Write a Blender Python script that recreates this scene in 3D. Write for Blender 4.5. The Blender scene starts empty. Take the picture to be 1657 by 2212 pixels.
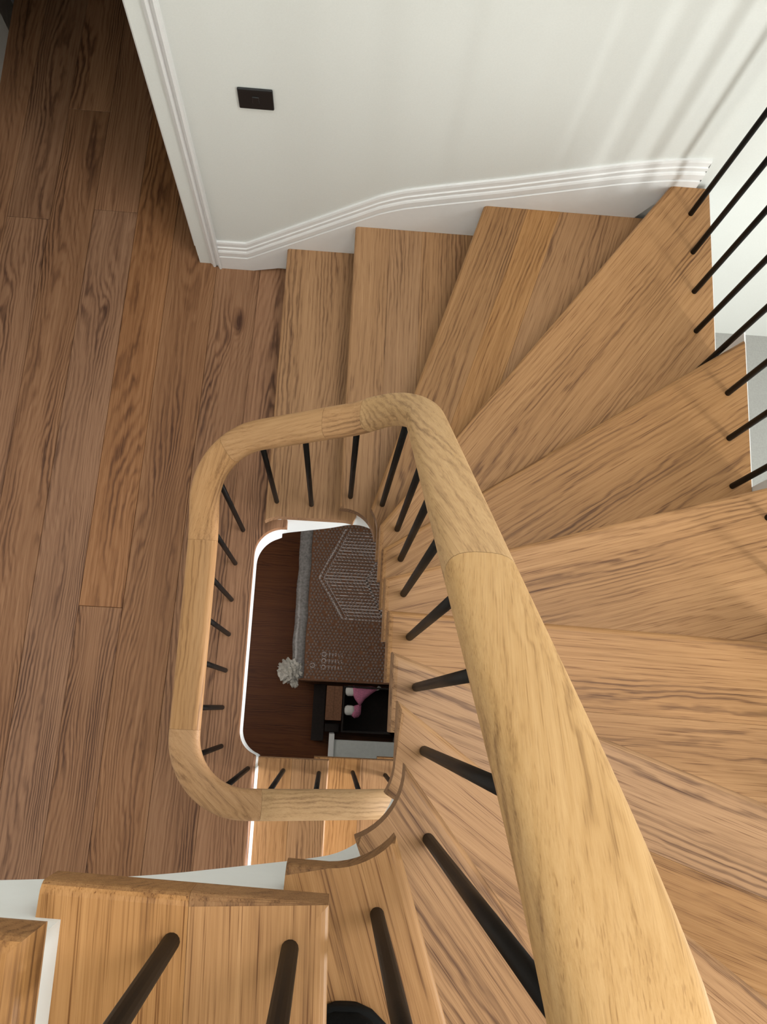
import bpy, bmesh, math, random
from mathutils import Vector, Matrix
from mathutils.geometry import tessellate_polygon
random.seed(7)
scene = bpy.context.scene
COL = scene.collection
R = 0.18                      # riser height
# ------------------------------------------------------------------ camera
cam_d = bpy.data.cameras.new('camera')
cam = bpy.data.objects.new('camera', cam_d); COL.objects.link(cam)
Rw = ((0.99695516, 0.06150619, 0.04793121), (0.04946209, -0.97400445, 0.22106294), (0.06028196, -0.21801906, -0.97408099))
right = [Rw[i][0] for i in range(3)]; upv = [-Rw[i][1] for i in range(3)]; back = [-Rw[i][2] for i in range(3)]
cam.matrix_world = Matrix(((right[0], upv[0], back[0], 0.0), (right[1], upv[1], back[1], 0.0), (right[2], upv[2], back[2], 2.9928), (0, 0, 0, 1)))
cam_d.sensor_fit = 'VERTICAL'; cam_d.sensor_height = 24.0
cam_d.lens = 24.0 * 1873.0 / 2212.0
cam_d.clip_start = 0.01
scene.camera = cam
# ------------------------------------------------------------------ world, lights, exposure
world = bpy.data.worlds.new('world'); scene.world = world; world.use_nodes = True
bg = world.node_tree.nodes['Background']; bg.inputs[0].default_value = (0.75, 0.86, 1.0, 1); bg.inputs[1].default_value = 1.0
def area(name, loc, target, sx, sy, power, col, spread=180):
    d = bpy.data.lights.new(name, 'AREA'); d.shape = 'RECTANGLE'; d.size = sx; d.size_y = sy
    d.energy = power; d.color = col; d.spread = math.radians(spread)
    o = bpy.data.objects.new(name, d); COL.objects.link(o); o.location = loc
    o.rotation_euler = (Vector(target) - Vector(loc)).to_track_quat('-Z', 'Y').to_euler()
    return o
# daylight through the east window and through the roof light over the well
area('window_daylight', (2.27, -0.60, 1.62), (0.0, 0.35, 1.62), 0.30, 2.3, 43, (0.97, 1.0, 0.97))
area('low_window_daylight', (2.27, -0.60, 0.02), (0.0, -0.45, 0.0), 0.62, 0.5, 37, (1.0, 0.95, 0.93), 100)
area('rooflight_daylight', (0.90, 0.25, 5.12), (0.90, 0.25, 0), 1.3, 0.9, 70, (1.0, 0.985, 0.95))
area('lower_fill_light', (-1.36, 0.4, -1.4), (0.0, 0.5, -2.88), 0.8, 1.0, 9, (1.0, 0.93, 0.85))  # added fill to brighten the lower room; the wall has no window
vs = scene.view_settings
vs.view_transform = 'Standard'; vs.look = 'None'; vs.gamma = 1.0; vs.use_curve_mapping = False; vs.exposure = 0.02
# ------------------------------------------------------------------ materials
def new_mat(name):
    m = bpy.data.materials.new(name); m.use_nodes = True
    nt = m.node_tree; nt.nodes.clear()
    out = nt.nodes.new('ShaderNodeOutputMaterial'); b = nt.nodes.new('ShaderNodeBsdfPrincipled')
    nt.links.new(b.outputs[0], out.inputs[0])
    return m, nt, b
def N(nt, t, **kw):
    n = nt.nodes.new('ShaderNode' + t)
    for k, v in kw.items(): setattr(n, k, v)
    return n
def plain(name, col, rough=0.6, metal=0.0, bump=0.0, scale=60.0, var=0.04, spec=0.5):
    m, nt, b = new_mat(name)
    tc = N(nt, 'TexCoord'); no = N(nt, 'TexNoise'); no.inputs['Scale'].default_value = scale; no.inputs['Detail'].default_value = 4
    nt.links.new(tc.outputs['Object'], no.inputs['Vector'])
    rp = N(nt, 'ValToRGB')
    rp.color_ramp.elements[0].position = 0.3; rp.color_ramp.elements[1].position = 0.7
    rp.color_ramp.elements[0].color = tuple(c * (1 - var) for c in col) + (1,); rp.color_ramp.elements[1].color = tuple(min(1, c * (1 + var)) for c in col) + (1,)
    nt.links.new(no.outputs[0], rp.inputs[0]); nt.links.new(rp.outputs[0], b.inputs['Base Color'])
    b.inputs['Roughness'].default_value = rough; b.inputs['Metallic'].default_value = metal; b.inputs['Specular IOR Level'].default_value = spec
    if bump:
        bp = N(nt, 'Bump'); bp.inputs['Strength'].default_value = bump; bp.inputs['Distance'].default_value = 0.002
        nt.links.new(no.outputs[0], bp.inputs['Height']); nt.links.new(bp.outputs[0], b.inputs['Normal'])
    return m
def wood(name, light, mid, dark, ring=1.0, var=0.16, rough=0.42, pore=0.5, gscale=1.0, knots=False):
    """oak: local X runs along the grain; contour rings of a stretched noise, fibres and pores"""
    m, nt, b = new_mat(name); L = nt.links.new
    tc = N(nt, 'TexCoord'); oi = N(nt, 'ObjectInfo')
    off = N(nt, 'VectorMath', operation='SCALE'); off.inputs[0].default_value = (7.3, 3.1, 1.7); L(oi.outputs['Random'], off.inputs['Scale'])
    add = N(nt, 'VectorMath', operation='ADD'); L(tc.outputs['Object'], add.inputs[0]); L(off.outputs[0], add.inputs[1])
    def noise(scale3, detail=2.0, rough_=0.5, dist=0.0):
        mp = N(nt, 'Mapping'); mp.inputs['Scale'].default_value = tuple(s * gscale for s in scale3)
        L(add.outputs[0], mp.inputs[0])
        n = N(nt, 'TexNoise'); n.inputs['Scale'].default_value = 1.0; n.inputs['Detail'].default_value = detail
        n.inputs['Roughness'].default_value = rough_; n.inputs['Distortion'].default_value = dist
        L(mp.outputs[0], n.inputs['Vector']); return n
    def math_(op, a, bv=None, c=None):
        n = N(nt, 'Math', operation=op)
        for i, v in enumerate((a, bv, c)):
            if v is None: continue
            if isinstance(v, (int, float)): n.inputs[i].default_value = v
            else: L(v, n.inputs[i])
        return n.outputs[0]
    big = noise((0.9, 5.5, 5.5), 2.0, 0.4, 0.2)
    wob = noise((11.0, 45.0, 45.0), 2.0)
    sx = N(nt, 'SeparateXYZ'); L(add.outputs[0], sx.inputs[0])
    lin = math_('ADD', math_('MULTIPLY', sx.outputs[1], 420.0), math_('MULTIPLY', sx.outputs[2], 260.0))
    ph = math_('ADD', math_('MULTIPLY', big.outputs[0], 92.0 * ring), math_('MULTIPLY', wob.outputs[0], 9.0))
    ph = math_('ADD', ph, lin)
    knot = None
    if knots:                                             # sparse knots bend the rings around them
        mp = N(nt, 'Mapping'); mp.inputs['Scale'].default_value = (1.5, 4.5, 4.5); L(add.outputs[0], mp.inputs[0])
        vo = N(nt, 'TexVoronoi'); vo.inputs['Scale'].default_value = 1.0; L(mp.outputs[0], vo.inputs['Vector'])
        ph = math_('ADD', ph, math_('DIVIDE', 5.0, math_('ADD', vo.outputs['Distance'], 0.10)))
        kr = N(nt, 'MapRange'); kr.inputs[1].default_value = 0.10; kr.inputs[2].default_value = 0.03; L(vo.outputs['Distance'], kr.inputs[0]); knot = kr.outputs[0]
    rings = math_('POWER', math_('ADD', math_('MULTIPLY', math_('SINE', ph), 0.5), 0.5), 1.6)
    amp = noise((1.6, 14.0, 14.0), 2.0)                   # the figure is strong in some bands, faint in others
    ramp_ = N(nt, 'MapRange'); ramp_.inputs[1].default_value = 0.42; ramp_.inputs[2].default_value = 0.66; L(amp.outputs[0], ramp_.inputs[0])
    ringw = math_('MULTIPLY', rings, math_('ADD', math_('MULTIPLY', ramp_.outputs[0], 0.8), 0.2))
    fib = noise((4.0, 520.0, 520.0), 3.0, 0.7)
    fib2 = noise((1.6, 110.0, 110.0), 4.0, 0.6)
    por = noise((7.0, 560.0, 560.0), 1.5)
    pr_ = N(nt, 'MapRange'); pr_.inputs[1].default_value = 0.56; pr_.inputs[2].default_value = 0.68; L(por.outputs[0], pr_.inputs[0]); pores = pr_.outputs[0]
    tone = noise((0.8, 7.0, 7.0), 2.0)
    t = math_('ADD', math_('MULTIPLY', ringw, 0.22 if not knots else 0.34), math_('MULTIPLY', fib.outputs[0], 0.44))
    t = math_('ADD', t, math_('MULTIPLY', fib2.outputs[0], 0.42))
    if knot is not None: t = math_('ADD', t, math_('MULTIPLY', knot, 0.5))
    t = math_('ADD', t, math_('MULTIPLY', tone.outputs[0], 0.30))
    rp = N(nt, 'ValToRGB'); cr = rp.color_ramp
    cr.elements[0].position = 0.38 if knots else 0.34; cr.elements[0].color = light + (1,)
    cr.elements[1].position = 0.98 if knots else 0.92; cr.elements[1].color = dark + (1,)
    e = cr.elements.new(0.64); e.color = mid + (1,)
    L(t, rp.inputs[0])
    mx = N(nt, 'MixRGB', blend_type='MULTIPLY'); L(rp.outputs[0], mx.inputs[1]); mx.inputs[2].default_value = (0.42, 0.33, 0.27, 1)
    pf = math_('MULTIPLY', math_('MULTIPLY', pores, math_('ADD', math_('MULTIPLY', rings, 0.6), 0.4)), pore)
    L(pf, mx.inputs[0])
    hsv = N(nt, 'HueSaturation'); L(mx.outputs[0], hsv.inputs['Color'])
    wn = N(nt, 'TexWhiteNoise', noise_dimensions='1D'); L(oi.outputs['Random'], wn.inputs['W'])
    L(math_('ADD', math_('MULTIPLY', wn.outputs[0], 2 * var), 1.0 - var), hsv.inputs['Value'])
    L(math_('ADD', math_('MULTIPLY', oi.outputs['Random'], 0.16), 0.92), hsv.inputs['Saturation'])
    L(hsv.outputs[0], b.inputs['Base Color'])
    L(math_('ADD', math_('MULTIPLY', fib.outputs[0], 0.18), rough - 0.06), b.inputs['Roughness'])
    bp = N(nt, 'Bump'); bp.inputs['Strength'].default_value = 0.18; bp.inputs['Distance'].default_value = 0.0012
    L(fib.outputs[0], bp.inputs['Height']); L(bp.outputs[0], b.inputs['Normal'])
    b.inputs['Specular IOR Level'].default_value = 0.25
    return m
M = {}
M['landing'] = wood('oak_landing', (0.430, 0.232, 0.125), (0.275, 0.134, 0.066), (0.088, 0.037, 0.019), 1.25, 0.12, pore=0.6, knots=True)
M['tread'] = wood('oak_tread', (0.490, 0.276, 0.128), (0.350, 0.182, 0.077), (0.125, 0.056, 0.023), 0.75, 0.11, pore=0.95, gscale=1.15)
M['endgrain'] = wood('oak_end_grain', (0.330, 0.185, 0.088), (0.230, 0.118, 0.052), (0.085, 0.040, 0.018), 0.9, 0.10, 0.6, 0.8, gscale=1.3)
M['rail'] = wood('oak_rail', (0.610, 0.395, 0.200), (0.500, 0.305, 0.140), (0.260, 0.142, 0.060), 0.45, 0.05, 0.52, 0.45, gscale=1.5)
M['rail2'] = wood('oak_rail_brown', (0.560, 0.330, 0.155), (0.440, 0.238, 0.100), (0.220, 0.108, 0.043), 0.45, 0.05, 0.52, 0.5, gscale=1.5)
M['lower'] = wood('merbau_lower_floor', (0.21, 0.070, 0.018), (0.135, 0.040, 0.010), (0.055, 0.016, 0.005), 0.7, 0.2, 0.4)
M['wall'] = plain('wall_paint', (0.765, 0.775, 0.745), 0.75, bump=0.05, scale=220, var=0.015)
M['trim'] = plain('gloss_white_trim', (0.84, 0.835, 0.83), 0.38, var=0.01)
M['string'] = plain('satin_white_string', (0.81, 0.84, 0.84), 0.5, var=0.012)
M['grey'] = plain('grey_screed', (0.36, 0.355, 0.335), 0.8, bump=0.1, scale=150, var=0.06)
M['taupe'] = plain('hall_dim_tone', (0.22, 0.20, 0.18), 0.8, var=0.02)  # unseen hall walls, dimness put into the colour to cut bounced light
M['ceil'] = plain('ceiling_paint', (0.8, 0.8, 0.78), 0.8, var=0.01)
M['black'] = plain('black_iron', (0.006, 0.0048, 0.004), 0.5, metal=0.0, spec=0.12, bump=0.04, scale=300, var=0.15)
M['plug'] = plain('black_plastic', (0.006, 0.006, 0.007), 0.45, var=0.1)
M['plug2'] = plain('black_plastic_edge', (0.03, 0.03, 0.03), 0.3, var=0.1)
M['shoe'] = plain('black_canvas', (0.003, 0.003, 0.003), 0.9, spec=0.1, bump=0.3, scale=400, var=0.3)
M['sole'] = plain('black_rubber', (0.004, 0.004, 0.004), 0.8, spec=0.15, var=0.2)
M['card'] = plain('cardboard', (0.23, 0.105, 0.055), 0.85, bump=0.1, scale=90, var=0.2)
M['cardprint'] = plain('cardboard_print', (0.60, 0.52, 0.50), 0.8, var=0.1)
M['carddark'] = plain('dark_carton', (0.016, 0.010, 0.008), 0.85, var=0.25)
M['plastic'] = plain('milky_plastic', (0.62, 0.58, 0.52), 0.3, bump=0.9, scale=55, var=0.25)
M['film'] = plain('grey_film', (0.27, 0.245, 0.235), 0.22, bump=0.8, scale=70, var=0.3)
M['pink'] = plain('pink_plush', (0.62, 0.20, 0.33), 0.9, bump=0.5, scale=140, var=0.25)
M['whitecloth'] = plain('white_plush', (0.80, 0.78, 0.74), 0.9, bump=0.4, scale=140, var=0.06)
M['panelwhite'] = plain('white_panel', (0.62, 0.64, 0.62), 0.5, var=0.05)
M['glass'] = plain('window_glass', (0.9, 0.95, 1.0), 0.02)
def bubble_mat():
    m, nt, b = new_mat('clear_bubble_film')
    b.inputs['Base Color'].default_value = (0.55, 0.43, 0.37, 1); b.inputs['Roughness'].default_value = 0.08
    b.inputs['Transmission Weight'].default_value = 0.55; b.inputs['IOR'].default_value = 1.3
    return m
M['bubble'] = bubble_mat()
# ------------------------------------------------------------------ mesh helpers
def link(name, me, mat, parent=None, loc=None, rotz=0.0):
    o = bpy.data.objects.new(name, me); COL.objects.link(o)
    if mat is not None and not me.materials: me.materials.append(mat)
    if loc is not None: o.location = loc
    o.rotation_euler = (0, 0, rotz)
    if parent is not None: o.parent = parent
    return o
def bm_link(name, bm, mat, parent=None, loc=(0, 0, 0), rotz=0.0, smooth=False):
    me = bpy.data.meshes.new(name)
    bmesh.ops.recalc_face_normals(bm, faces=bm.faces[:])
    bm.to_mesh(me); bm.free()
    if smooth:
        for p in me.polygons: p.use_smooth = True
    return link(name, me, mat, parent, loc, rotz)
def box(bm, x0, x1, y0, y1, z0, z1, bev=0.0):
    vs_ = [bm.verts.new(p) for p in ((x0,y0,z0),(x1,y0,z0),(x1,y1,z0),(x0,y1,z0),(x0,y0,z1),(x1,y0,z1),(x1,y1,z1),(x0,y1,z1))]
    fs = [bm.faces.new([vs_[i] for i in f]) for f in ((0,3,2,1),(4,5,6,7),(0,1,5,4),(1,2,6,5),(2,3,7,6),(3,0,4,7))]
    if bev:
        es = list({e for f in fs for e in f.edges})
        bmesh.ops.bevel(bm, geom=es, offset=bev, segments=2, affect='EDGES', profile=0.5)
def box_obj(name, x0, x1, y0, y1, z0, z1, mat, parent=None, bev=0.0, kind=None):
    bm = bmesh.new(); cx, cy, cz = (x0+x1)/2, (y0+y1)/2, (z0+z1)/2
    box(bm, x0-cx, x1-cx, y0-cy, y1-cy, z0-cz, z1-cz, bev)
    o = bm_link(name, bm, mat, parent, (cx, cy, cz))
    if kind: o['kind'] = kind
    return o
def empty(name, loc=(0, 0, 0)):
    o = bpy.data.objects.new(name, None); COL.objects.link(o); o.location = loc; o.empty_display_size = 0.05
    return o
def tag(o, label, cat, group=None):
    o['label'] = label; o['category'] = cat
    if group: o['group'] = group
    return o
def clean(poly, eps=1e-5):
    out = []
    for p in poly:
        if not out or (Vector(p) - Vector(out[-1])).length > eps: out.append(p)
    if (Vector(out[0]) - Vector(out[-1])).length < eps: out.pop()
    return out
def slab(name, poly, ztop, thick, mat, parent=None, grain=(1, 0), roundtest=None, rad=0.008, small=0.0):
    """a board with a polygon outline; local X is the grain direction"""
    poly = clean(poly)
    cx = sum(p[0] for p in poly) / len(poly); cy = sum(p[1] for p in poly) / len(poly)
    a = math.atan2(grain[1], grain[0]); c, s = math.cos(-a), math.sin(-a)
    loc = [((p[0]-cx)*c - (p[1]-cy)*s, (p[0]-cx)*s + (p[1]-cy)*c) for p in poly]
    area_ = sum(loc[i][0]*loc[(i+1) % len(loc)][1] - loc[(i+1) % len(loc)][0]*loc[i][1] for i in range(len(loc)))
    if area_ < 0: loc.reverse(); poly = poly[::-1]
    bm = bmesh.new()
    top = [bm.verts.new((p[0], p[1], 0)) for p in loc]; bot = [bm.verts.new((p[0], p[1], -thick)) for p in loc]
    bm.faces.new(top); bm.faces.new(bot[::-1])
    n = len(loc); big = []; sm = []
    for i in range(n):
        j = (i+1) % n
        bm.faces.new((bot[i], bot[j], top[j], top[i]))
        mid = ((poly[i][0]+poly[j][0])/2, (poly[i][1]+poly[j][1])/2)
        e = bm.edges.get((top[i], top[j])); e2 = bm.edges.get((bot[i], bot[j]))
        if roundtest and roundtest(mid, poly[i], poly[j]): big += [e]
        elif small: sm.append(e)
    if big: bmesh.ops.bevel(bm, geom=big, offset=rad, segments=4, affect='EDGES', profile=0.5, clamp_overlap=False)
    elif sm: bmesh.ops.bevel(bm, geom=sm, offset=small, segments=1, affect='EDGES', profile=0.5, clamp_overlap=True)
    ng = [f for f in bm.faces if len(f.verts) > 4]
    if ng: bmesh.ops.triangulate(bm, faces=ng)
    o = bm_link(name, bm, mat, parent, (cx, cy, ztop), a)
    if mat is M['tread']:                                 # end grain takes the oil darker
        o.data.materials.append(M['endgrain'])
        for pg in o.data.polygons:
            if abs(pg.normal.x) > 0.62: pg.material_index = 1
    return o
def clip(poly, p, n):
    """keep the side of the line through p where (q-p).n >= 0"""
    out = []
    for i in range(len(poly)):
        a = poly[i]; b = poly[(i+1) % len(poly)]
        da = (a[0]-p[0])*n[0] + (a[1]-p[1])*n[1]; db = (b[0]-p[0])*n[0] + (b[1]-p[1])*n[1]
        if da >= 0: out.append(a)
        if (da > 0 > db) or (da < 0 < db):
            t = da / (da - db); out.append((a[0]+(b[0]-a[0])*t, a[1]+(b[1]-a[1])*t))
    return out
# ------------------------------------------------------------------ plan data
WX0, WX1, WY0, WY1 = -0.297, 0.105, -0.173, 0.602         # edges of the open well
OX, OYN, OYS = 1.043, 1.573, -1.12                        # outer edges of the stair
def arc(cx, cy, r, a0, a1, n=14):
    return [(cx + r*math.cos(math.radians(a0+(a1-a0)*i/n)), cy + r*math.sin(math.radians(a0+(a1-a0)*i/n))) for i in range(n+1)]
def well_path(o):
    """outline of the well pushed outward by o, clockwise from the middle of the west side, 2 turns"""
    x0, x1, y0, y1 = WX0-o, WX1+o, WY0-o, WY1+o
    rNW, rNE, rSE, rSW = 0.10+o, 0.10+o, 0.095+o, 0.08+o
    p = [(x0, 0.2)]
    p += arc(x0+rNW, y1-rNW, rNW, 180, 90); p += arc(x1-rNE, y1-rNE, rNE, 90, 0)
    p += arc(x1-rSE, y0+rSE, rSE, 0, -90)
    return p, rSW
def full_path(o, xend=-0.95):
    p, _ = well_path(o); return p + [(xend, WY0-o+0.040)]
INNER = full_path(0.0); INNER_O = full_path(0.030)
OUTER = [(-1.4, OYN), (OX, OYN), (OX, OYS), (-1.4, OYS)]
# front edges (nosings): inner point and outer point on each line
NOSE = {1: ((-0.252, 0.60), (-0.250, 1.57)), 2: ((-0.008, 0.60), (-0.013, 1.57)), 3: ((0.083, 0.563), (0.388, 1.562)),
        4: ((0.097, 0.470), (0.921, 1.568)), 5: ((0.099, 0.379), (1.040, 1.004)), 6: ((0.100, 0.284), (0.990, 0.550)),
        7: ((0.104, 0.193), (0.881, 0.173)), 8: ((0.105, 0.100), (0.775, -0.130)), 9: ((0.100, 0.017), (0.672, -0.391)),
        10: ((0.102, -0.067), (0.291, -0.305)), 11: ((0.086, -0.148), (0.145, -0.323)), 12: ((0.010, -0.167), (0.014, -0.269)),
        13: ((-0.197, -0.167), (-0.197, -0.269)), 14: ((-0.405, -0.167), (-0.405, -0.269)), 15: ((-0.625, -0.167), (-0.625, -0.269))}
OVER = 0.026
def nline(k, shift=0.0):
    a, b = NOSE[k]; d = Vector((b[0]-a[0], b[1]-a[1])).normalized(); u = Vector((d[1], -d[0]))
    return Vector(a) + u*shift, d, u
def cross(path, p, u, d, hint):
    """all crossings of the line through p (normal u) with a polyline; the one nearest the hint"""
    best = None; s = 0.0
    for i in range(len(path)-1):
        a = Vector(path[i]); b = Vector(path[i+1]); da = (a-p).dot(u); db = (b-p).dot(u); L = (b-a).length
        if da*db <= 0 and da != db:
            q = a + (b-a)*(da/(da-db)); dist = (q-hint).length
            if best is None or dist < best[0]: best = (dist, s + (q-a).length, q)
        s += L
    return best[1], best[2]
def sub(path, s0, s1):
    out = []; s = 0.0
    for i in range(len(path)-1):
        a = Vector(path[i]); b = Vector(path[i+1]); L = (b-a).length
        for sv in (s0, s1):
            pass
        if s >= s0 and s <= s1: out.append((s, tuple(a)))
        if L > 0:
            for sv in (s0, s1):
                if s < sv < s+L: out.append((sv, tuple(a + (b-a)*((sv-s)/L))))
        s += L
    out.sort(key=lambda t: t[0]); return [p for _, p in out]
def at(path, s):
    for i in range(len(path)-1):
        a = Vector(path[i]); b = Vector(path[i+1]); L = (b-a).length
        if s <= L: return tuple(a + (b-a)*(s/max(L, 1e-9)))
        s -= L
    return path[-1]
def dist_path(path, q):
    q = Vector(q); m = 9
    for i in range(len(path)-1):
        a = Vector(path[i]); b = Vector(path[i+1]); ab = b-a
        t = 0 if ab.length == 0 else max(0, min(1, (q-a).dot(ab)/ab.length_squared))
        m = min(m, (a+ab*t-q).length)
    return m
def tread_outline(k):
    p, d, u = nline(k); pr, dr, ur = nline(k+1, OVER)
    s0, q0 = cross(INNER, p, u, d, Vector(NOSE[k][0])); s1, q1 = cross(INNER, pr, ur, dr, Vector(NOSE[k+1][0]))
    t1, _ = cross(INNER_O, pr, ur, dr, Vector(NOSE[k+1][0]))
    inner = sub(INNER, s0, s1+0.021)
    # tail of the return nosing runs on behind the next riser
    e = Vector(at(INNER, s1+0.021)); dd = [at(INNER_O, t1+0.0005*i) for i in range(120)]
    best = min(range(120), key=lambda i: (Vector(dd[i])-e).length)
    tail = [dd[i] for i in range(best, -1, -8)] + [dd[0]]
    o0, r0 = cross(OUTER, p, u, d, Vector(NOSE[k][1]) + d*0.6); o1, r1 = cross(OUTER, pr, ur, dr, Vector(NOSE[k+1][1]) + dr*0.6)
    outer = sub(OUTER, o0, o1)[::-1]
    return clean(inner + tail + outer)
def on_nose(k):
    p, d, u = nline(k)
    def f(mid, a, b):
        if abs((Vector(a)-p).dot(u)) < 1e-4 and abs((Vector(b)-p).dot(u)) < 1e-4: return True
        return dist_path(INNER, mid) < 0.003 and dist_path(INNER, a) < 1e-3 and dist_path(INNER, b) < 1e-3
    return f
# ------------------------------------------------------------------ room shell
ZL = -2.88; ZC = 5.2; EX = 2.3; SY = -1.15; WXW = -1.42; NY = 1.59
def structure(o): o['kind'] = 'structure'; return o
# north wall: right of the hall opening, and the piece above the opening
bm = bmesh.new()
box(bm, -0.585, EX, NY, NY+0.12, ZL, ZC); box(bm, WXW, -0.585, NY, NY+0.12, 1.96, ZC); box(bm, WXW, -0.585, NY, NY+0.12, ZL, -0.35)
structure(bm_link('wall_north', bm, M['wall']))
structure(box_obj('wall_west', WXW-0.12, WXW, SY, 2.64, -0.36, ZC, M['wall']))
structure(box_obj('wall_south', WXW-0.12, EX, SY-0.12, SY, ZL, ZC, M['wall']))
structure(box_obj('wall_lower_west', WXW-0.12, WXW, SY, NY+0.12, ZL, -0.36, M['wall']))
bm = bmesh.new()                                          # east wall with its window opening
WY, WYb, WZ, WZb = -0.80, -0.40, 0.42, 2.82      # tall light, with a low light beneath it
VY, VYb, VZ, VZb = -0.95, -0.25, -0.26, 0.30
box(bm, EX, EX+0.12, SY, NY+0.12, ZL, VZ); box(bm, EX, EX+0.12, SY, VY, VZ, VZb); box(bm, EX, EX+0.12, VYb, NY+0.12, VZ, VZb)
box(bm, EX, EX+0.12, SY, NY+0.12, VZb, WZ); box(bm, EX, EX+0.12, SY, NY+0.12, WZb, ZC)
box(bm, EX, EX+0.12, SY, WY, WZ, WZb); box(bm, EX, EX+0.12, WYb, NY+0.12, WZ, WZb)
structure(bm_link('wall_east', bm, M['wall']))
bm = bmesh.new()
for a in ((WY, WY+0.05, WZ, WZb), (WYb-0.05, WYb, WZ, WZb), (WY, WYb, WZ, WZ+0.05), (WY, WYb, WZb-0.05, WZb)):
    box(bm, EX+0.02, EX+0.08, *a)
structure(bm_link('window_1', bm, M['trim']))
bm = bmesh.new()
for a in ((VY, VY+0.04, VZ, VZb), (VYb-0.04, VYb, VZ, VZb), (VY+0.04, VYb-0.04, VZ, VZ+0.04), (VY+0.04, VYb-0.04, VZb-0.04, VZb)):
    box(bm, EX+0.02, EX+0.08, *a)
structure(bm_link('window_3', bm, M['trim']))
bm = bmesh.new()                                          # ceiling with a roof light
box(bm, WXW, 0.15, SY, NY, ZC, ZC+0.1); box(bm, 1.65, EX, SY, NY, ZC, ZC+0.1)
box(bm, 0.15, 1.65, SY, -0.25, ZC, ZC+0.1); box(bm, 0.15, 1.65, 0.75, NY, ZC, ZC+0.1)
structure(bm_link('ceiling', bm, M['ceil']))
bm = bmesh.new()
for a in ((0.15, 0.2, -0.25, 0.75), (1.6, 1.65, -0.25, 0.75), (0.2, 1.6, -0.25, -0.2), (0.2, 1.6, 0.7, 0.75)):
    box(bm, *a, ZC+0.02, ZC+0.09)
structure(bm_link('window_2', bm, M['trim']))
# hall behind the opening
bm = bmesh.new()
box(bm, -0.60, -0.48, NY+0.12, 4.2, -0.35, 2.5); box(bm, -3.0, -0.48, 4.2, 4.3, -0.35, 2.5); box(bm, -3.1, -3.0, 2.5, 4.3, -0.35, 2.5)
box(bm, -3.0, WXW, 2.52, 2.64, -0.35, 2.5); box(bm, -3.1, -0.48, NY+0.12, 4.3, 2.5, 2.6)
structure(bm_link('wall_hall', bm, M['taupe']))
# ------------------------------------------------------------------ landing floor
bm = bmesh.new()                                          # structural slab, set back under the nosing
wp = sub(INNER_O, 0, 0)
p0, rsw = well_path(0.030); rsw = rsw
def slab_poly(o, xnose, xr1):
    x0 = WX0-o
    r = 0.08+o; rn = 0.10+o
    pl = [(WXW, SY), (xnose, SY), (xnose, WY0-o)]
    pl += [p for p in arc(x0+r, WY0-o+r, r, -90, -180) if p[0] < xnose-0.002]
    pl += [p for p in arc(x0+rn, WY1+o-rn, rn, 180, 90) if p[0] < xr1-0.002]
    pl += [(xr1, WY1+o), (xr1, NY), (-0.585, NY), (-0.585, NY+0.12), (-0.60, NY+0.12), (-0.6, 4.2), (-3.0, 4.2), (-3.0, 2.64), (WXW, 2.64)]
    return clean(pl)
sp = slab_poly(0.010, -0.2385, -0.22)
top = [bm.verts.new((p[0], p[1], -0.041)) for p in sp]; bot = [bm.verts.new((p[0], p[1], -0.25)) for p in sp]
for tri in tessellate_polygon([[Vector((p[0], p[1], 0)) for p in sp]]):
    bm.faces.new([top[i] for i in tri]); bm.faces.new([bot[i] for i in tri[::-1]])
for i in range(len(sp)):
    j = (i+1) % len(sp); bm.faces.new((bot[i], bot[j], top[j], top[i]))
floor = structure(bm_link('floor', bm, M['string']))
SK = 0.022                                                # the boards run slightly askew
def skew(pl): return [(x + SK*y, y) for x, y in pl]
edges = [-3.05, -2.9, -2.75, -2.595, -2.44, -2.285, -2.13, -1.975, -1.82, -1.665, -1.51, -1.35, -1.194, -1.037, -0.876, -0.730, -0.556, -0.394]
joints = {-1.51: [1.2], -1.35: [1.72], -1.194: [2.196], -1.037: [1.775], -0.876: [0.29, 2.9], -0.556: [-0.75]}
for i in range(len(edges)-1):
    x0, x1 = edges[i], edges[i+1]
    if x1 < WXW - 0.05: ylo = 2.64
    else: ylo = SY
    yhi = 4.2 if x1 < -0.62 else (1.665 if x1 < -0.5 else NY+0.0)
    if -0.74 < x0 < -0.72: yhi = 4.2
    ys = [ylo] + [j for j in joints.get(x0, []) if ylo < j < yhi] + [yhi]
    for a, b in zip(ys[:-1], ys[1:]):
        g = 0.0005
        pl = skew([(x0+g, a+g), (x1-g, a+g), (x1-g, b-g), (x0+g, b-g)])
        pl = clip(pl, (WXW, 0), (1, 0)) if a < 2.5 else pl
        if b > 1.7 and x1 > -0.60:
            pl = skew([(x0+g, a+g), (x1-g, a+g), (x1-g, 1.66)]) + [(-0.602, 1.66), (-0.602, b-g), (x0+g+SK*b, b-g)]
        elif b > 1.7: pl = clip(pl, (-0.602, 0), (-1, 0))
        if len(pl) > 2: slab('board', pl, 0.0 + random.uniform(-0.0004, 0.0), 0.04, M['landing'], floor, (SK, 1), small=0.0012)
# the nosing board round the well
xb = -0.394
pl = [(xb + SK*SY, SY), (-0.236, SY), (-0.236, WY0)] + [p for p in arc(WX0+0.08, WY0+0.08, 0.08, -90, -180) if p[0] < -0.238] + arc(WX0+0.10, WY1-0.10, 0.10, 180, 90)
pl += [(-0.189, WY1), (-0.189, WY1+0.028), (-0.220, WY1+0.028), (-0.2205, NY), (xb + SK*NY, NY)]
def rt(mid, a, b):
    return (mid[0] > -0.30 and a[1] < 0.61 and b[1] < 0.61 and not (a[1] < SY+1e-4 and b[1] < SY+1e-4)) and mid[1] < WY1+0.001
slab('board', pl, 0.0, 0.04, M['landing'], floor, (SK, 1), rt, 0.009)
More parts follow.
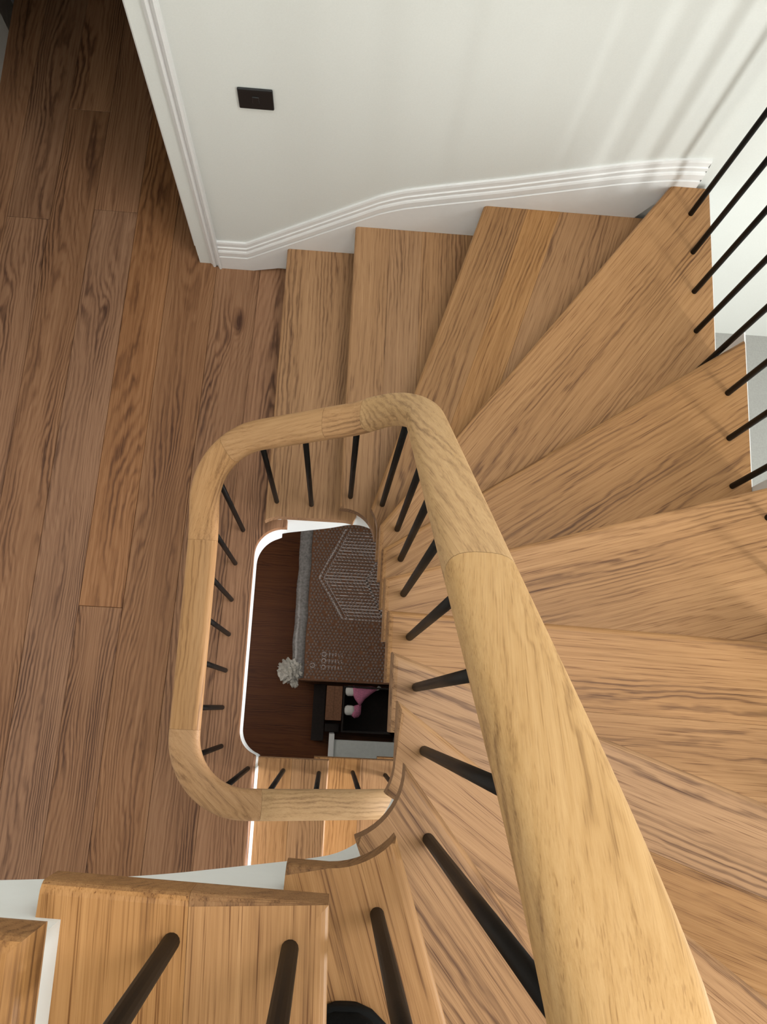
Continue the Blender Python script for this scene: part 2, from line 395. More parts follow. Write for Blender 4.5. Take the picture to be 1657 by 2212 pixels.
# grey lower slab beside the stair on the east side
structure(box_obj('floor_side', OX+0.035, EX, SY, NY, -0.40, -0.27, M['grey']))
# lower storey floor of narrow dark boards
lf = structure(box_obj('floor_lower', WXW, EX, SY, NY, ZL-0.10, ZL-0.018, M['lower']))
x = -0.95
bw = 0.092
mesh_cache = None
while x < 0.55:
    ys = [SY, random.uniform(-0.5, 1.2), NY]
    for a, b in zip(ys[:-1], ys[1:]):
        slab('board', [(x+0.0006, a+0.0006), (x+bw-0.0006, a+0.0006), (x+bw-0.0006, b-0.0006), (x+0.0006, b-0.0006)], ZL, 0.018, M['lower'], lf, (0, 1), small=0.001)
    x += bw
# ------------------------------------------------------------------ casing, skirting
trim = empty('trim_1', (-0.54, NY, 0)); trim['kind'] = 'structure'
def profile_z(name, prof, z0, z1, mat, parent, loc):
    bm = bmesh.new(); n = len(prof)
    a = [bm.verts.new((p[0]-loc[0], p[1]-loc[1], z0-loc[2])) for p in prof]; b = [bm.verts.new((p[0]-loc[0], p[1]-loc[1], z1-loc[2])) for p in prof]
    bm.faces.new(a[::-1]); bm.faces.new(b)
    for i in range(n): bm.faces.new((a[i], a[(i+1) % n], b[(i+1) % n], b[i]))
    bmesh.ops.triangulate(bm, faces=[f for f in bm.faces if len(f.verts) > 4])
    return bm_link(name, bm, mat, parent)
T = (-0.54, NY, 0)
# front boards: stepped and beaded face, Y smaller = prouder
prof = [(-0.502, 1.592), (-0.502, 1.570), (-0.509, 1.568), (-0.513, 1.574), (-0.517, 1.581), (-0.522, 1.583), (-0.526, 1.577), (-0.531, 1.575), (-0.536, 1.579), (-0.539, 1.586), (-0.543, 1.587),
        (-0.544, 1.590), (-0.571, 1.592), (-0.574, 1.597), (-0.577, 1.603), (-0.577, 1.62)]
profile_z('casing_board', prof, 0.0, 2.03, M['trim'], trim, T)
profile_z('door_lining', [(-0.577, 1.604), (-0.596, 1.618), (-0.596, 1.72), (-0.577, 1.72)], 0.0, 1.96, M['trim'], trim, T)
profile_z('door_stop', [(-0.596, 1.655), (-0.613, 1.657), (-0.613, 1.70), (-0.596, 1.70)], 0.0, 1.96, M['trim'], trim, T)
# skirting that climbs with the steps
SKP = [(-0.502, 0.170), (-0.400, 0.172), (-0.385, 0.182), (0.02, 0.497), (0.06, 0.528), (0.10, 0.551), (0.14, 0.571), (0.19, 0.589), (0.25, 0.610), (0.44, 0.672), (0.60, 0.730), (0.76, 0.788), (0.84, 0.812), (0.91, 0.829), (0.96, 0.836), (1.003, 0.838)]
prof = [(0.0, 0.0), (0.007, 0.0), (0.009, -0.008), (0.009, -0.026), (0.0125, -0.029), (0.0125, -0.041), (0.009, -0.045), (0.014, -0.049), (0.0165, -0.056), (0.0165, -0.078), (0.0125, -0.081), (0.0125, -0.085), (0.017, -0.088)]
bm = bmesh.new(); rows = []
for (x, zt) in SKP:
    zb = 0.0 if x < -0.24 else max(0.0, zt - 0.36)
    if x > 0.9: zb = 0.62
    row = [bm.verts.new((x, NY - d, zt + h)) for d, h in prof] + [bm.verts.new((x, NY-0.017, zb)), bm.verts.new((x, NY, zb))]
    rows.append(row)
for a, b in zip(rows[:-1], rows[1:]):
    n = len(a)
    for i in range(n): bm.faces.new((a[i], a[(i+1) % n], b[(i+1) % n], b[i]))
bm.faces.new(rows[0]); bm.faces.new(rows[-1][::-1])
bmesh.ops.triangulate(bm, faces=[f for f in bm.faces if len(f.verts) > 4])
structure(bm_link('baseboard_north', bm, M['trim']))
# ------------------------------------------------------------------ upper staircase
stair = tag(empty('staircase', (0.4, 0.6, 0)), 'winding oak staircase with white risers climbing clockwise from the landing around the well', 'staircase')
def rel(o, parent):                                       # parents without moving the child
    o.parent = parent; o.matrix_parent_inverse = Matrix.Translation(-parent.location) if parent.rotation_euler.z == 0 else parent.matrix_basis.inverted()
    return o
TH = 0.045
SPLIT = {2: [0.118, 0.225], 3: [0.135, 0.235], 7: [0.168], 8: [0.150], 12: [0.124], 13: [0.12]}
for k in range(1, 15):
    out = tread_outline(k); z = k*R
    p, d, u = nline(k)
    g = (d[0], d[1])
    if k in SPLIT:
        core = slab('tread', [(q[0], q[1]) for q in out], z-TH+0.0005, 0.004, M['tread'], None, g)
        rel(core, stair)
        cuts = [-1] + SPLIT[k] + [3]
        for a, b in zip(cuts[:-1], cuts[1:]):
            pl = out
            if a > 0: pl = clip(pl, tuple(p + u*(a+0.00015)), tuple(u))
            if b < 3: pl = clip(pl, tuple(p + u*(b-0.00015)), tuple(-u))
            o = slab('board', pl, z + (0 if a < 0 else random.uniform(-0.0005, 0)), TH, M['tread'], None, g, on_nose(k), 0.011, small=0.0004)
            o.parent = core; bpy.context.view_layer.update(); o.matrix_parent_inverse = core.matrix_basis.inverted()
    else:
        rel(slab('tread', out, z, TH, M['tread'], None, g, on_nose(k), 0.011), stair)
    # riser under this tread
    pr, dr, ur = nline(k, OVER)
    _, a = cross(INNER_O, pr, ur, dr, Vector(NOSE[k][0])); _, b = cross(OUTER, pr, ur, dr, Vector(NOSE[k][1]) + dr*0.6)
    b = b - dr*0.001
    pl = [tuple(a), tuple(b), tuple(b + ur*0.016), tuple(a + ur*0.016)]
    rel(slab('riser', pl, z-TH, R-TH, M['string'], None, (dr[0], dr[1])), stair)
# white inner string: offset face under the treads with a smooth lower edge
def string_parts():
    ss = {}
    for k in range(1, 16):
        p, d, u = nline(k); ss[k], _ = cross(INNER_O, p, u, d, Vector(NOSE[k][0]))
    rs = {}
    for k in range(1, 16):
        p, d, u = nline(k, OVER); rs[k], _ = cross(INNER_O, p, u, d, Vector(NOSE[k][0]))
    keys = [(ss[1]-0.17, -0.30), (ss[1]-0.02, -0.30)] + [(ss[k], {1: -0.292, 13: 1.955, 14: 2.075, 15: 2.2}.get(k, k*R-0.445)) for k in range(1, 16)]
    def lin(s):
        if s <= keys[0][0]: return keys[0][1]
        for (a, za), (b, zb) in zip(keys[:-1], keys[1:]):
            if a <= s <= b: return za + (zb-za)*(s-a)/(b-a)
        return keys[-1][1]
    def bottom(s): return sum(lin(s + 0.012*i) for i in range(-4, 5))/9
    cols = []
    s = rs[1]
    for k in range(1, 15):
        n = max(2, int((rs[k+1]-rs[k])/0.012))
        for i in range(n+1):
            sv = rs[k] + (rs[k+1]-rs[k])*i/n
            cols.append((sv, k*R-TH))
    back_path = full_path(0.052)
    bm = bmesh.new(); f = []; bk = []
    for sv, zt in cols:
        q = at(INNER_O, sv); b_ = bottom(sv)
        i = min(range(len(INNER_O)-1), key=lambda i: 0)
        q2 = at(INNER_O, sv+0.001); t = Vector((q2[0]-q[0], q2[1]-q[1]))
        t = t.normalized() if t.length else Vector((1, 0)); nrm = Vector((-t[1], t[0]))
        o = Vector(q) + nrm*0.02
        f.append((bm.verts.new((q[0], q[1], b_)), bm.verts.new((q[0], q[1], zt)))); bk.append((bm.verts.new((o[0], o[1], b_)), bm.verts.new((o[0], o[1], zt))))
    for i in range(len(f)-1):
        bm.faces.new((f[i][0], f[i+1][0], f[i+1][1], f[i][1])); bm.faces.new((bk[i][0], bk[i][1], bk[i+1][1], bk[i+1][0]))
        bm.faces.new((f[i][0], bk[i][0], bk[i+1][0], f[i+1][0])); bm.faces.new((f[i][1], f[i+1][1], bk[i+1][1], bk[i][1]))
    rel(bm_link('inner_string', bm, M['string']), stair)
    # soffit, ruled from the string to the outer edge
    bm = bmesh.new(); prev = None
    oo = {}
    for k in range(1, 16):
        p, d, u = nline(k, OVER); oo[k], _ = cross(OUTER, p, u, d, Vector(NOSE[k][1]) + d*0.6)
    corner = [OX+1.4, OX+1.4+OYN-OYS]
    for k in range(1, 15):
        fr = sorted(set([i/6 for i in range(7)] + [(c-oo[k])/(oo[k+1]-oo[k]) for c in corner if oo[k] < c < oo[k+1]]))
        for t in fr:
            sv = rs[k]+(rs[k+1]-rs[k])*t; q = at(INNER_O, sv); o = at(OUTER, oo[k]+(oo[k+1]-oo[k])*t); z = bottom(sv)+0.004
            cur = (bm.verts.new((q[0], q[1], z)), bm.verts.new((o[0], o[1], z)))
            if prev: bm.faces.new((prev[0], prev[1], cur[1], cur[0]))
            prev = cur
    rel(bm_link('soffit', bm, M['string']), stair)
    # outer string on the open east side
    bm = bmesh.new()
    for k, y0, y1 in ((4, 1.573, 1.03), (5, 1.03, 0.60), (6, 0.60, 0.20), (7, 0.20, -0.22), (8, -0.22, -0.62), (9, -0.62, -1.12)):
        box(bm, OX+0.001, OX+0.005, y1, y0, k*R-0.62, k*R-0.006)
    rel(bm_link('outer_string', bm, M['trim']), stair)
string_parts()
# ------------------------------------------------------------------ lower straight flight
low = tag(empty('staircase', (0.3, -0.6, -0.36)), 'lower straight oak flight dropping away below the south edge of the landing', 'staircase')
LN = [-0.236 + 0.245*i for i in range(0, 9)]              # nosing of landing, then of each lower tread
for j in range(1, 8):
    x0 = LN[j-1] - (OVER if j > 1 else 0.004); x1 = LN[j]; z = -j*R; yi = -0.185
    tail = x0 - 0.030
    out = [(x1, OYS), (x1, yi), (tail, yi), (tail, yi-0.028), (x0, yi-0.028), (x0, OYS)]
    def rtest(mid, a, b, x1=x1, yi=yi):
        return (abs(a[0]-x1) < 1e-4 and abs(b[0]-x1) < 1e-4) or (abs(a[1]-yi) < 1e-4 and abs(b[1]-yi) < 1e-4)
    if j <= 3:
        core = rel(slab('tread', [(q[0]+(0.002 if q[0] < x1 else -0.002), q[1]-0.002) for q in out], z-TH+0.0005, 0.004, M['tread'], None, (0, 1)), low)
        xm = x1 - 0.128
        for side in (1, -1):
            pl = clip(out, (xm + side*0.0004, 0), (side, 0))
            o = slab('board', pl, z, TH, M['landing'] if j == 9 else M['tread'], None, (0, 1), rtest, 0.007, small=0.0009)
            o.parent = core; o.matrix_parent_inverse = core.matrix_basis.inverted()
    else:
        rel(slab('tread', out, z, TH, M['tread'], None, (0, 1), rtest, 0.007), low)
    xr = LN[j-1] - OVER if j > 1 else LN[0] - 0.002
    rel(slab('riser', [(xr+0.002, yi-0.03), (xr+0.002, OYS), (xr-0.014, OYS), (xr-0.014, yi-0.03)], z+R-TH, R-TH, M['string'], None, (0, 1)), low)
bm = bmesh.new()
for j in range(1, 8):
    xa = LN[j-1]-OVER; xb_ = LN[j]-OVER; zt = -j*R-TH
    v = [bm.verts.new(p) for p in ((xa, yi-0.03, zt), (xb_, yi-0.03, zt), (xb_, yi-0.03, zt-0.40), (xa, yi-0.03, zt-0.22), (xa, yi-0.05, zt), (xb_, yi-0.05, zt), (xb_, yi-0.05, zt-0.40), (xa, yi-0.05, zt-0.22))]
    for f in ((0,1,2,3), (7,6,5,4), (0,4,5,1), (3,2,6,7)): bm.faces.new([v[i] for i in f])
rel(bm_link('inner_string', bm, M['string']), low)
# ------------------------------------------------------------------ inner balustrade
YL = -0.248; YU = -0.222; XW = -0.357; XE = 0.150; YN = 0.648
plan = [(0.9, YL), (-0.192, YL)] + arc(XW+0.165, YL+0.165, 0.165, -90, -180, 20) + arc(XW+0.15, YN-0.15, 0.15, 180, 90, 20) + arc(XE-0.105, YN-0.105, 0.105, 90, 0, 20) + arc(XE-0.09, YU+0.09, 0.09, 0, -90, 14) + [(-0.9, YU)]
plan = clean(plan)
def plen(path, q):
    best = None; s = 0
    for i in range(len(path)-1):
        a = Vector(path[i]); b = Vector(path[i+1]); ab = b-a; t = max(0, min(1, (Vector(q)-a).dot(ab)/ab.length_squared)); dd = (a+ab*t-Vector(q)).length
        if best is None or dd < best[0]-1e-7: best = (dd, s+t*ab.length)
        s += ab.length
    return best[1], s
ZK = [((0.9, YL), 0.02), ((0.116, YL), 0.593), ((-0.149, YL), 0.712), ((-0.25, YL+0.01), 0.735), ((XW, 0.0), 0.737), ((XW, 0.42), 0.742), ((XW, 0.498), 0.775), ((-0.207, YN), 0.922), ((-0.044, YN), 1.044), ((0.045, YN), 1.105),
      ((XE, 0.543), 1.415), ((XE, 0.38), 1.692), ((XE, 0.142), 2.095), ((XE, 0.016), 2.31), ((XE, -0.067), 2.45), ((XE, -0.132), 2.548), ((0.06, YU), 2.70), ((-0.05, YU), 2.82), ((-0.9, YU), 3.46)]
ZS = [(plen(plan, p)[0], z) for p, z in ZK]; PL = plen(plan, (-0.9, YU))[1]
def zlin(s):
    if s <= ZS[0][0]: return ZS[0][1]
    for (a, za), (b, zb) in zip(ZS[:-1], ZS[1:]):
        if a <= s <= b: return za + (zb-za)*(s-a)/(b-a)
    return ZS[-1][1]
def zrail(s): return sum(zlin(min(PL, max(0, s+0.009*i))) for i in range(-4, 5))/9
def rail_at(s):
    x, y = at(plan, s); return Vector((x, y, zrail(s)))
def frame(s):
    t = (rail_at(min(PL, s+0.004)) - rail_at(max(0, s-0.004))).normalized()
    side = t.cross(Vector((0, 0, 1))).normalized(); return t, side, side.cross(t)
HW, HH = 0.0385, 0.026
def rail_section(n=26):
    out = []
    for i in range(n):
        a = 2*math.pi*i/n; c, s = math.cos(a), math.sin(a)
        e = 2/2.7
        out.append((HW*math.copysign(abs(c)**e, c), HH*math.copysign(abs(s)**e, s)))
    return out
SEC = rail_section()
bal = tag(empty('balustrade', (-0.1, 0.2, 0)), 'oak handrail on slim black balusters curling round the open stairwell', 'railing')
def rail_seg(s0, s1, parent, mat):
    n = max(3, int((s1-s0)/0.010)); pts = [s0+(s1-s0)*i/n for i in range(n+1)]
    a, b = rail_at(s0), rail_at(s1); X = (b-a).normalized(); mid = (a+b)/2
    Y = Vector((0, 0, 1)).cross(X).normalized(); Z = X.cross(Y)
    mw = Matrix(((X[0], Y[0], Z[0], mid[0]), (X[1], Y[1], Z[1], mid[1]), (X[2], Y[2], Z[2], mid[2]), (0, 0, 0, 1))); inv = mw.inverted()
    bm = bmesh.new(); rows = []
    for s in pts:
        t, sd, up = frame(s); c = rail_at(s)
        rows.append([bm.verts.new(inv @ (c + sd*p[0] + up*p[1])) for p in SEC])
    m = len(SEC)
    for r0, r1 in zip(rows[:-1], rows[1:]):
        for i in range(m): bm.faces.new((r0[i], r0[(i+1) % m], r1[(i+1) % m], r1[i]))
    if s0 < 0.01: bm.faces.new(rows[0][::-1])
    if s1 > PL-0.01: bm.faces.new(rows[-1])
    o = bm_link('rail_section', bm, mat, None, smooth=True)
    o.matrix_basis = mw
    return o
cutp = [(0.9, YL), (-0.160, YL), (XW, -0.074), (XW, 0.406), (-0.290, 0.62), (-0.044, YN), (0.048, YN), (XE, 0.142), (0.05, YU), (-0.9, YU)]
cuts = [0.0] + [plen(plan, p)[0] for p in cutp[1:-1]] + [PL]
for i, (a, b) in enumerate(zip(cuts[:-1], cuts[1:])):
    rel(rail_seg(a, b-0.0004, None, M['rail2'] if 1 <= i <= 5 else M['rail']), bal)
def rod(p0, p1, r, mat, parent, name='baluster', n=14):
    p0 = Vector(p0); p1 = Vector(p1); d = (p1-p0); L = d.length; q = d.to_track_quat('Z', 'Y')
    bm = bmesh.new()
    A = [bm.verts.new((r*math.cos(2*math.pi*i/n), r*math.sin(2*math.pi*i/n), -0.006)) for i in range(n)]
    B = [bm.verts.new((r*math.cos(2*math.pi*i/n), r*math.sin(2*math.pi*i/n), L)) for i in range(n)]
    for i in range(n): bm.faces.new((A[i], A[(i+1) % n], B[(i+1) % n], B[i]))
    bm.faces.new(A[::-1]); bm.faces.new(B)
    o = bm_link(name, bm, mat, None, smooth=True); o.matrix_basis = Matrix.Translation(p0) @ q.to_matrix().to_4x4()
    for pg in o.data.polygons:
        if len(pg.vertices) > 4: pg.use_smooth = False
    rel(o, parent); return o
def rail_z(x, y, zmin):
    s = None
    best = None; acc = 0
    for i in range(len(plan)-1):
        a = Vector(plan[i]); b = Vector(plan[i+1]); ab = b-a; t = max(0, min(1, (Vector((x, y))-a).dot(ab)/ab.length_squared)); dd = (a+ab*t-Vector((x, y))).length
        sv = acc+t*ab.length; z = zrail(sv)
        if z > zmin and z < zmin + 1.05 and (best is None or dd < best[0]): best = (dd, sv)
        acc += ab.length
    return rail_at(best[1])
BAL = {0: [(-0.340, 0.584), (-0.357, 0.465), (-0.359, 0.339), (-0.358, 0.221), (-0.358, 0.100), (-0.358, -0.022), (-0.350, -0.147), (-0.257, -0.214)],
       1: [(-0.217, 0.652), (-0.102, 0.648)], 2: [(0.024, 0.640)], 3: [(0.116, 0.579)], 4: [(0.151, 0.471)], 5: [(0.151, 0.360)], 6: [(0.148, 0.251)], 7: [(0.150, 0.142)],
       8: [(0.150, 0.040)], 9: [(0.149, -0.060)], 10: [(0.139, -0.163)], 11: [(0.065, -0.218)], 12: [(-0.126, -0.208), (-0.022, -0.210)], 13: [(-0.217, -0.208), (-0.32, -0.212)],
       -1: [(-0.149, -0.228), (-0.024, -0.231)], -2: [(0.100, -0.236), (0.221, -0.240)], -3: [(0.345, -0.244), (0.465, -0.246)]}
for k, pts in BAL.items():
    for (x, y) in pts:
        tp = rail_z(x, y, k*R + 0.45)
        rod((x, y, k*R), (tp[0]*0.35 + x*0.65, tp[1]*0.35 + y*0.65, tp[2]-0.012), 0.0078, M['black'], bal)
# ------------------------------------------------------------------ outer balustrade
ob = tag(empty('balustrade', (0.99, 1.0, 0.72)), 'straight row of black balusters along the open right edge of the stair', 'railing')
OB = [(0.984, 1.485, 4), (0.987, 1.359, 4), (0.987, 1.232, 4), (0.989, 1.108, 4), (0.988, 0.985, 4), (0.990, 0.851, 5), (0.989, 0.727, 5), (0.992, 0.599, 5), (0.988, 0.477, 6), (0.988, 0.35, 6), (0.988, 0.225, 6), (0.988, 0.10, 7), (0.988, -0.025, 7), (0.988, -0.15, 7), (0.988, -0.275, 8), (0.988, -0.40, 8)]
def oz(y): return 1.46 + (1.485-y)*0.50 if y > 0.4 else 2.0025 + (0.4-y)*0.50
for x, y, k in OB:
    rod((x, y, k*R), (0.99, y, oz(y)), 0.0078, M['black'], ob)
bm = bmesh.new(); rows = []
for i in range(13):
    y = 1.57 - i*(2.05/12); c = Vector((0.99, y, oz(y)+0.012))
    rows.append([bm.verts.new((c[0]+p[0], c[1], c[2]+p[1])) for p in SEC])
for r0, r1 in zip(rows[:-1], rows[1:]):
    for i in range(len(SEC)): bm.faces.new((r0[i], r0[(i+1) % len(SEC)], r1[(i+1) % len(SEC)], r1[i]))
bm.faces.new(rows[0]); bm.faces.new(rows[-1][::-1])
rel(bm_link('handrail', bm, M['rail'], None, smooth=True), ob)
# ------------------------------------------------------------------ light switch
sw = tag(empty('light_switch', (-0.300, NY, 0.935)), 'small black wall switch plate on the white wall', 'light switch')
bm = bmesh.new(); box(bm, -0.0475, 0.0475, -0.007, 0.0, -0.039, 0.039, 0.003); o = bm_link('plate', bm, M['plug'], sw)
bm = bmesh.new(); box(bm, -0.009, 0.009, -0.0095, -0.006, -0.0125, 0.0125, 0.001); r_ = bm_link('rocker', bm, M['plug2'], sw)
bm = bmesh.new(); box(bm, -0.0078, 0.0078, -0.0102, -0.009, -0.0113, 0.0113, 0.0004); bm_link('key', bm, M['plug'], r_)
# ------------------------------------------------------------------ shoe on tread 11
shoe = tag(empty('shoe', (0.038, -0.371, 11*R)), 'toe of a black shoe resting on a near tread', 'shoe')
def loft(name, rings, mat, parent, loc=(0, 0, 0)):
    bm = bmesh.new(); rows = [[bm.verts.new(p) for p in r] for r in rings]
    for a, b in zip(rows[:-1], rows[1:]):
        n = len(a)
        for i in range(n): bm.faces.new((a[i], a[(i+1) % n], b[(i+1) % n], b[i]))
    bm.faces.new(rows[0]); bm.faces.new(rows[-1][::-1])
    return bm_link(name, bm, mat, parent, loc, smooth=True)
def shoe_rings(z0, hs, widen=0.0):
    rings = []
    #  y (toe at +), half width, centre x, top height
    for y, w, cx, h in hs:
        ring = []
        for i in range(20):
            a = 2*math.pi*i/20; c, s = math.cos(a), math.sin(a)
            ring.append((cx + (w+widen)*math.copysign(abs(c)**0.75, c), y, z0 + h*(0.5+0.5*math.copysign(abs(s)**0.75, s))))
        rings.append(ring)
    return rings
prof_s = [(0.063, 0.012, -0.002, 0.016), (0.058, 0.026, -0.002, 0.030), (0.046, 0.037, 0.001, 0.040), (0.028, 0.043, 0.003, 0.047), (0.0, 0.047, 0.004, 0.054), (-0.04, 0.045, 0.003, 0.066), (-0.08, 0.038, 0, 0.080), (-0.12, 0.034, 0, 0.092), (-0.16, 0.034, 0, 0.098), (-0.19, 0.030, 0, 0.096), (-0.205, 0.018, 0, 0.085)]
loft('upper', shoe_rings(0.016, prof_s), M['shoe'], shoe)
loft('sole', shoe_rings(0.0, [(y + (0.004 if y > 0 else -0.003), w, cx, 0.022) for y, w, cx, h in prof_s], 0.003), M['sole'], shoe)
# ------------------------------------------------------------------ things on the lower floor
pk = tag(empty('wrapped_package', (0.2, 0.65, ZL)), 'large flat cardboard package in bubble wrap lying on the dark lower floor', 'package')
PX0, PX1, PY0, PY1, PZ = -0.225, 0.62, 0.150, 1.35, -2.60
bm = bmesh.new(); box(bm, PX0-0.2, PX1-0.2, PY0-0.65, PY1-0.65, 0, PZ-ZL-0.012, 0.008); bm_link('carton', bm, M['card'], pk)
# puffed roll of wrap along the left edge, with lumps
rings = []
for i in range(60):
    y = 0.165 + (1.34-0.165)*i/59; ring = []
    for j in range(12):
        a = 2*math.pi*j/12; rr = 1 + 0.03*math.sin(i*0.7+j) + random.uniform(-0.025, 0.025)
        ring.append((-0.218 + 0.002*math.sin(i*0.4) + 0.042*rr*math.cos(a) - 0.2, y-0.65, PZ-ZL-0.018 + 0.022*rr*math.sin(a)))
    rings.append(ring)
loft('wrap_roll', rings, M['film'], pk)
# crumpled clump of film at the corner
bm = bmesh.new(); bmesh.ops.create_icosphere(bm, subdivisions=4, radius=1.0)
for v in bm.verts:
    n = v.co.normalized(); k_ = 1 + 0.20*math.sin(9*n.x+4*n.y) * math.sin(8*n.y-5*n.z) + 0.16*math.sin(17*n.x-13*n.z+3*n.y) + random.uniform(-0.07, 0.07)
    v.co = Vector((n.x*0.075*k_, n.y*0.070*k_, n.z*0.05*k_))
bm_link('wrap_clump', bm, M['plastic'], pk, (-0.262-0.2, 0.205-0.65, PZ-ZL-0.02))
bm = bmesh.new(); bmesh.ops.create_icosphere(bm, subdivisions=3, radius=1.0)
for v in bm.verts:
    n = v.co.normalized(); k_ = 1 + 0.2*math.sin(11*n.x+7*n.y) + random.uniform(-0.08, 0.08); v.co = Vector((n.x*0.026*k_, n.y*0.026*k_, n.z*0.02*k_))
bm_link('wrap_tuft', bm, M['plastic'], pk, (-0.232-0.2, 0.128-0.65, PZ-ZL-0.03))
# printed figure: outlined hexagon with hatch lines, three round marks
bm = bmesh.new(); zt = PZ-ZL-0.0105
def stroke(a, b, w):
    a = Vector(a); b = Vector(b); d = (b-a).normalized(); n = Vector((-d[1], d[0]))*w/2
    vs_ = [bm.verts.new((q[0]-0.2, q[1]-0.65, zt)) for q in (a+n, b+n, b-n, a-n)]; bm.faces.new(vs_[::-1])
def figure(dx):
    A, B, C_, D = (-0.119+dx, 0.810), (0.036+dx, 1.139), (0.047+dx, 0.552), (0.40+dx, 0.545)
    stroke(A, B, 0.012); stroke(A, C_, 0.012); stroke((A[0]+0.03, A[1]), (B[0]+0.03, B[1]), 0.005); stroke((A[0]+0.03, A[1]), (C_[0]+0.03, C_[1]), 0.005)
    y = 0.575
    while y < 1.13:
        t = (y-0.810)/(1.139-0.810) if y > 0.81 else (0.810-y)/(0.810-0.552)
        xs = A[0] + ((B[0]-A[0]) if y > 0.81 else (C_[0]-A[0]))*t + 0.035
        stroke((xs, y), (0.60, y), 0.008); y += 0.021
    stroke(C_, (0.60, 0.545), 0.010)
figure(0.0)
stroke((0.188, 0.801), (0.30, 1.05), 0.012); stroke((0.188, 0.801), (0.31, 0.56), 0.012)
bm_link('hatched_print', bm, M['cardprint'], pk)
for j, y in enumerate((0.320, 0.279, 0.239)):
    bm = bmesh.new()
    for i in range(14):
        a0, a1 = 2*math.pi*i/14, 2*math.pi*(i+1)/14
        stroke((-0.057+0.013*math.cos(a0), y+0.013*math.sin(a0)), (-0.057+0.013*math.cos(a1), y+0.013*math.sin(a1)), 0.007)
    for c in range(5):
        stroke((-0.022+c*0.02, y-0.010), (-0.022+c*0.02, y+0.012-0.004*(c % 2)), 0.006)
    bm_link('care_print', bm, M['cardprint'], pk)
bm = bmesh.new()
for i in range(14):
    a0, a1 = 2*math.pi*i/14, 2*math.pi*(i+1)/14
    stroke((-0.126+0.014*math.cos(a0), 0.247+0.014*math.sin(a0)), (-0.126+0.014*math.cos(a1), 0.247+0.014*math.sin(a1)), 0.006)
bm_link('round_print', bm, M['cardprint'], pk)
# bubbles of the wrap, far too many and too small to count
bm = bmesh.new(); yy = 0.17; row = 0
while yy < 1.33:
    xx = -0.165 + (0.011 if row % 2 else 0)
    while xx < 0.55:
        rr = 0.0085; h = 0.006; jx = xx+random.uniform(-0.002, 0.002); jy = yy+random.uniform(-0.002, 0.002)
        if random.random() < 0.93:
            c = bm.verts.new((jx-0.2, jy-0.65, zt+h)); ring = [bm.verts.new((jx-0.2+rr*math.cos(i*math.pi/3), jy-0.65+rr*math.sin(i*math.pi/3), zt+0.0008)) for i in range(6)]
            m2 = [bm.verts.new((jx-0.2+0.65*rr*math.cos(i*math.pi/3), jy-0.65+0.65*rr*math.sin(i*math.pi/3), zt+h*0.8)) for i in range(6)]
            for i in range(6):
                bm.faces.new((ring[i], ring[(i+1) % 6], m2[(i+1) % 6], m2[i])); bm.faces.new((m2[i], m2[(i+1) % 6], c))
        xx += 0.022
    yy += 0.019; row += 1
o = bm_link('bubble_film', bm, M['bubble'], pk, smooth=True); o['kind'] = 'stuff'
# small brown carton and the dark box holding the soft toy
bx_ = tag(empty('carton', (0.025, 0.02, ZL)), 'small brown cardboard carton beside the dark open box below the well', 'box')
bm = bmesh.new(); box(bm, -0.051, 0.051, -0.107, 0.107, 0.0, 0.23, 0.004); bm_link('carton_body', bm, M['card'], bx_)
for s in (-1, 1):
    bm = bmesh.new(); box(bm, (-0.050 if s < 0 else 0.0008), (-0.0008 if s < 0 else 0.050), -0.106, 0.106, 0.23, 0.233); bm_link('flap', bm, M['card'], bx_)
dk = tag(empty('open_box', (0.32, -0.02, ZL)), 'black open box holding a pink toy below the stairwell', 'box')
for a in ((-0.240, -0.230, -0.137, 0.15), (0.25, 0.26, -0.137, 0.15), (-0.230, 0.25, -0.137, -0.127), (-0.230, 0.25, 0.14, 0.15)):
    bm = bmesh.new(); box(bm, *a, 0.0, 0.24); bm_link('side', bm, M['carddark'], dk)
bm = bmesh.new(); box(bm, -0.230, 0.25, -0.127, 0.14, 0.0, 0.010); bm_link('bottom', bm, M['carddark'], dk)
bm = bmesh.new(); box(bm, -0.345, -0.252, -0.142, -0.09, 0.0, 0.10, 0.004)
dc = bm_link('dark_carton', bm, M['carddark'], None, (0.32, -0.02, ZL)); tag(dc, 'low dark carton on the floor at the near end of the brown carton', 'box')
bm = bmesh.new(); box(bm, -0.43, -0.350, -0.20, 0.155, 0.0, 0.10, 0.004)
dc = bm_link('dark_carton', bm, M['carddark'], None, (0.32, -0.02, ZL)); tag(dc, 'low dark carton on the floor left of the brown carton', 'box')
toy = tag(empty('soft_toy', (0.17, 0.03, ZL+0.012)), 'pink plush toy with two white feet inside the dark box', 'toy')
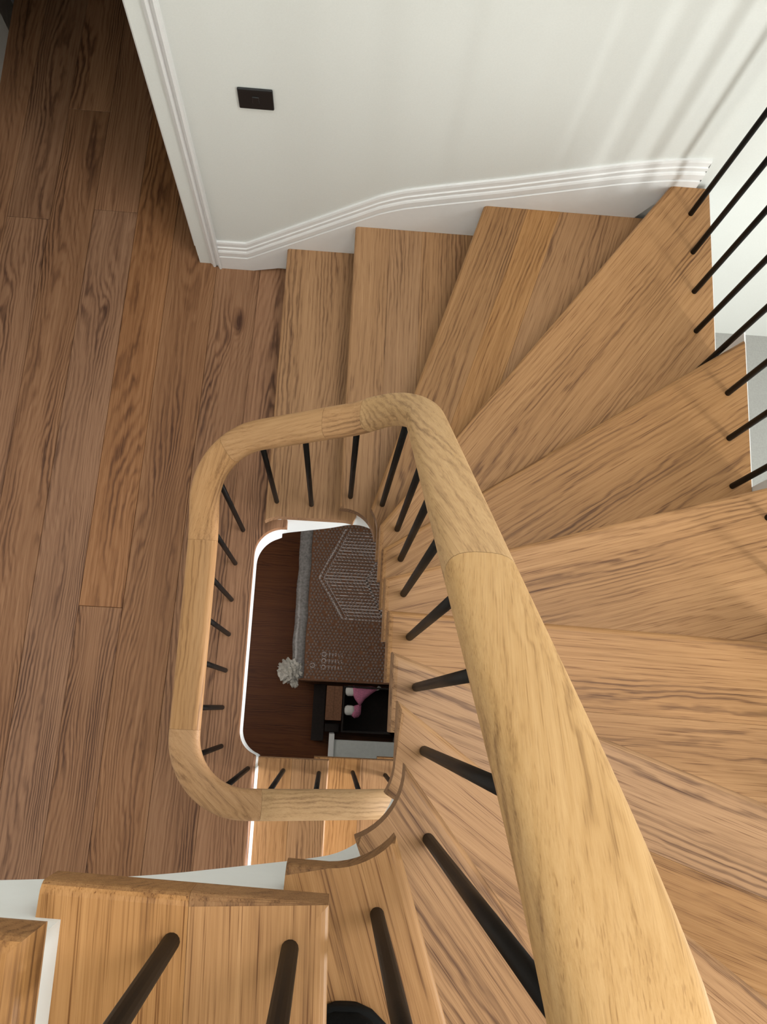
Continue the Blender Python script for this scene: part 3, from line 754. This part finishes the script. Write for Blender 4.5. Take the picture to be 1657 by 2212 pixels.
def blob(name, rings, mat):
    out = []
    for (x, y, z, ry, rz_) in rings:
        out.append([(x, y+ry*math.cos(2*math.pi*i/14), z+rz_*math.sin(2*math.pi*i/14)) for i in range(14)])
    return loft(name, out, mat, toy)
for yy in (0.070, -0.050):
    blob('foot', [(-0.078, yy, 0.205, 0.012, 0.012), (-0.074, yy, 0.205, 0.024, 0.024), (-0.060, yy, 0.205, 0.032, 0.030), (-0.03, yy, 0.205, 0.031, 0.028), (-0.015, yy, 0.205, 0.026, 0.024)], M['whitecloth'])
blob('leg', [(-0.028, -0.055, 0.200, 0.030, 0.028), (-0.01, -0.058, 0.200, 0.040, 0.030), (0.015, -0.05, 0.19, 0.040, 0.030), (0.03, -0.04, 0.17, 0.030, 0.03)], M['pink'])
blob('body', [(-0.030, 0.078, 0.205, 0.026, 0.026), (-0.015, 0.062, 0.207, 0.040, 0.032), (0.02, 0.040, 0.200, 0.062, 0.036), (0.05, 0.062, 0.19, 0.040, 0.036), (0.09, 0.082, 0.185, 0.024, 0.03), (0.125, 0.092, 0.18, 0.008, 0.012)], M['pink'])
blob('trim_bow', [(0.122, 0.090, 0.18, 0.010, 0.008), (0.135, 0.098, 0.18, 0.014, 0.008), (0.15, 0.10, 0.18, 0.005, 0.005)], M['whitecloth'])
# white framed panel lying beyond the boxes
fp = tag(empty('framed_panel', (0.25, -0.33, ZL)), 'pale panel in a white moulded frame under the lower flight', 'panel')
fx0, fx1, fy0, fy1 = 0.006-0.25, 0.46-0.25, -0.24, 0.165
bm = bmesh.new(); box(bm, fx0+0.02, fx1-0.02, fy0+0.02, fy1-0.035, 0.30, 0.375); bm_link('panel', bm, M['panelwhite'], fp)
for a in ((fx0, fx0+0.034, fy0, fy1), (fx1-0.034, fx1, fy0, fy1)):
    bm = bmesh.new(); box(bm, *a, 0.0, 0.39, 0.004); bm_link('frame_side', bm, M['trim'], fp)
bm = bmesh.new(); box(bm, fx0+0.035, fx1-0.035, fy0, fy0+0.03, 0.0, 0.39, 0.004); bm_link('frame_rail', bm, M['trim'], fp)
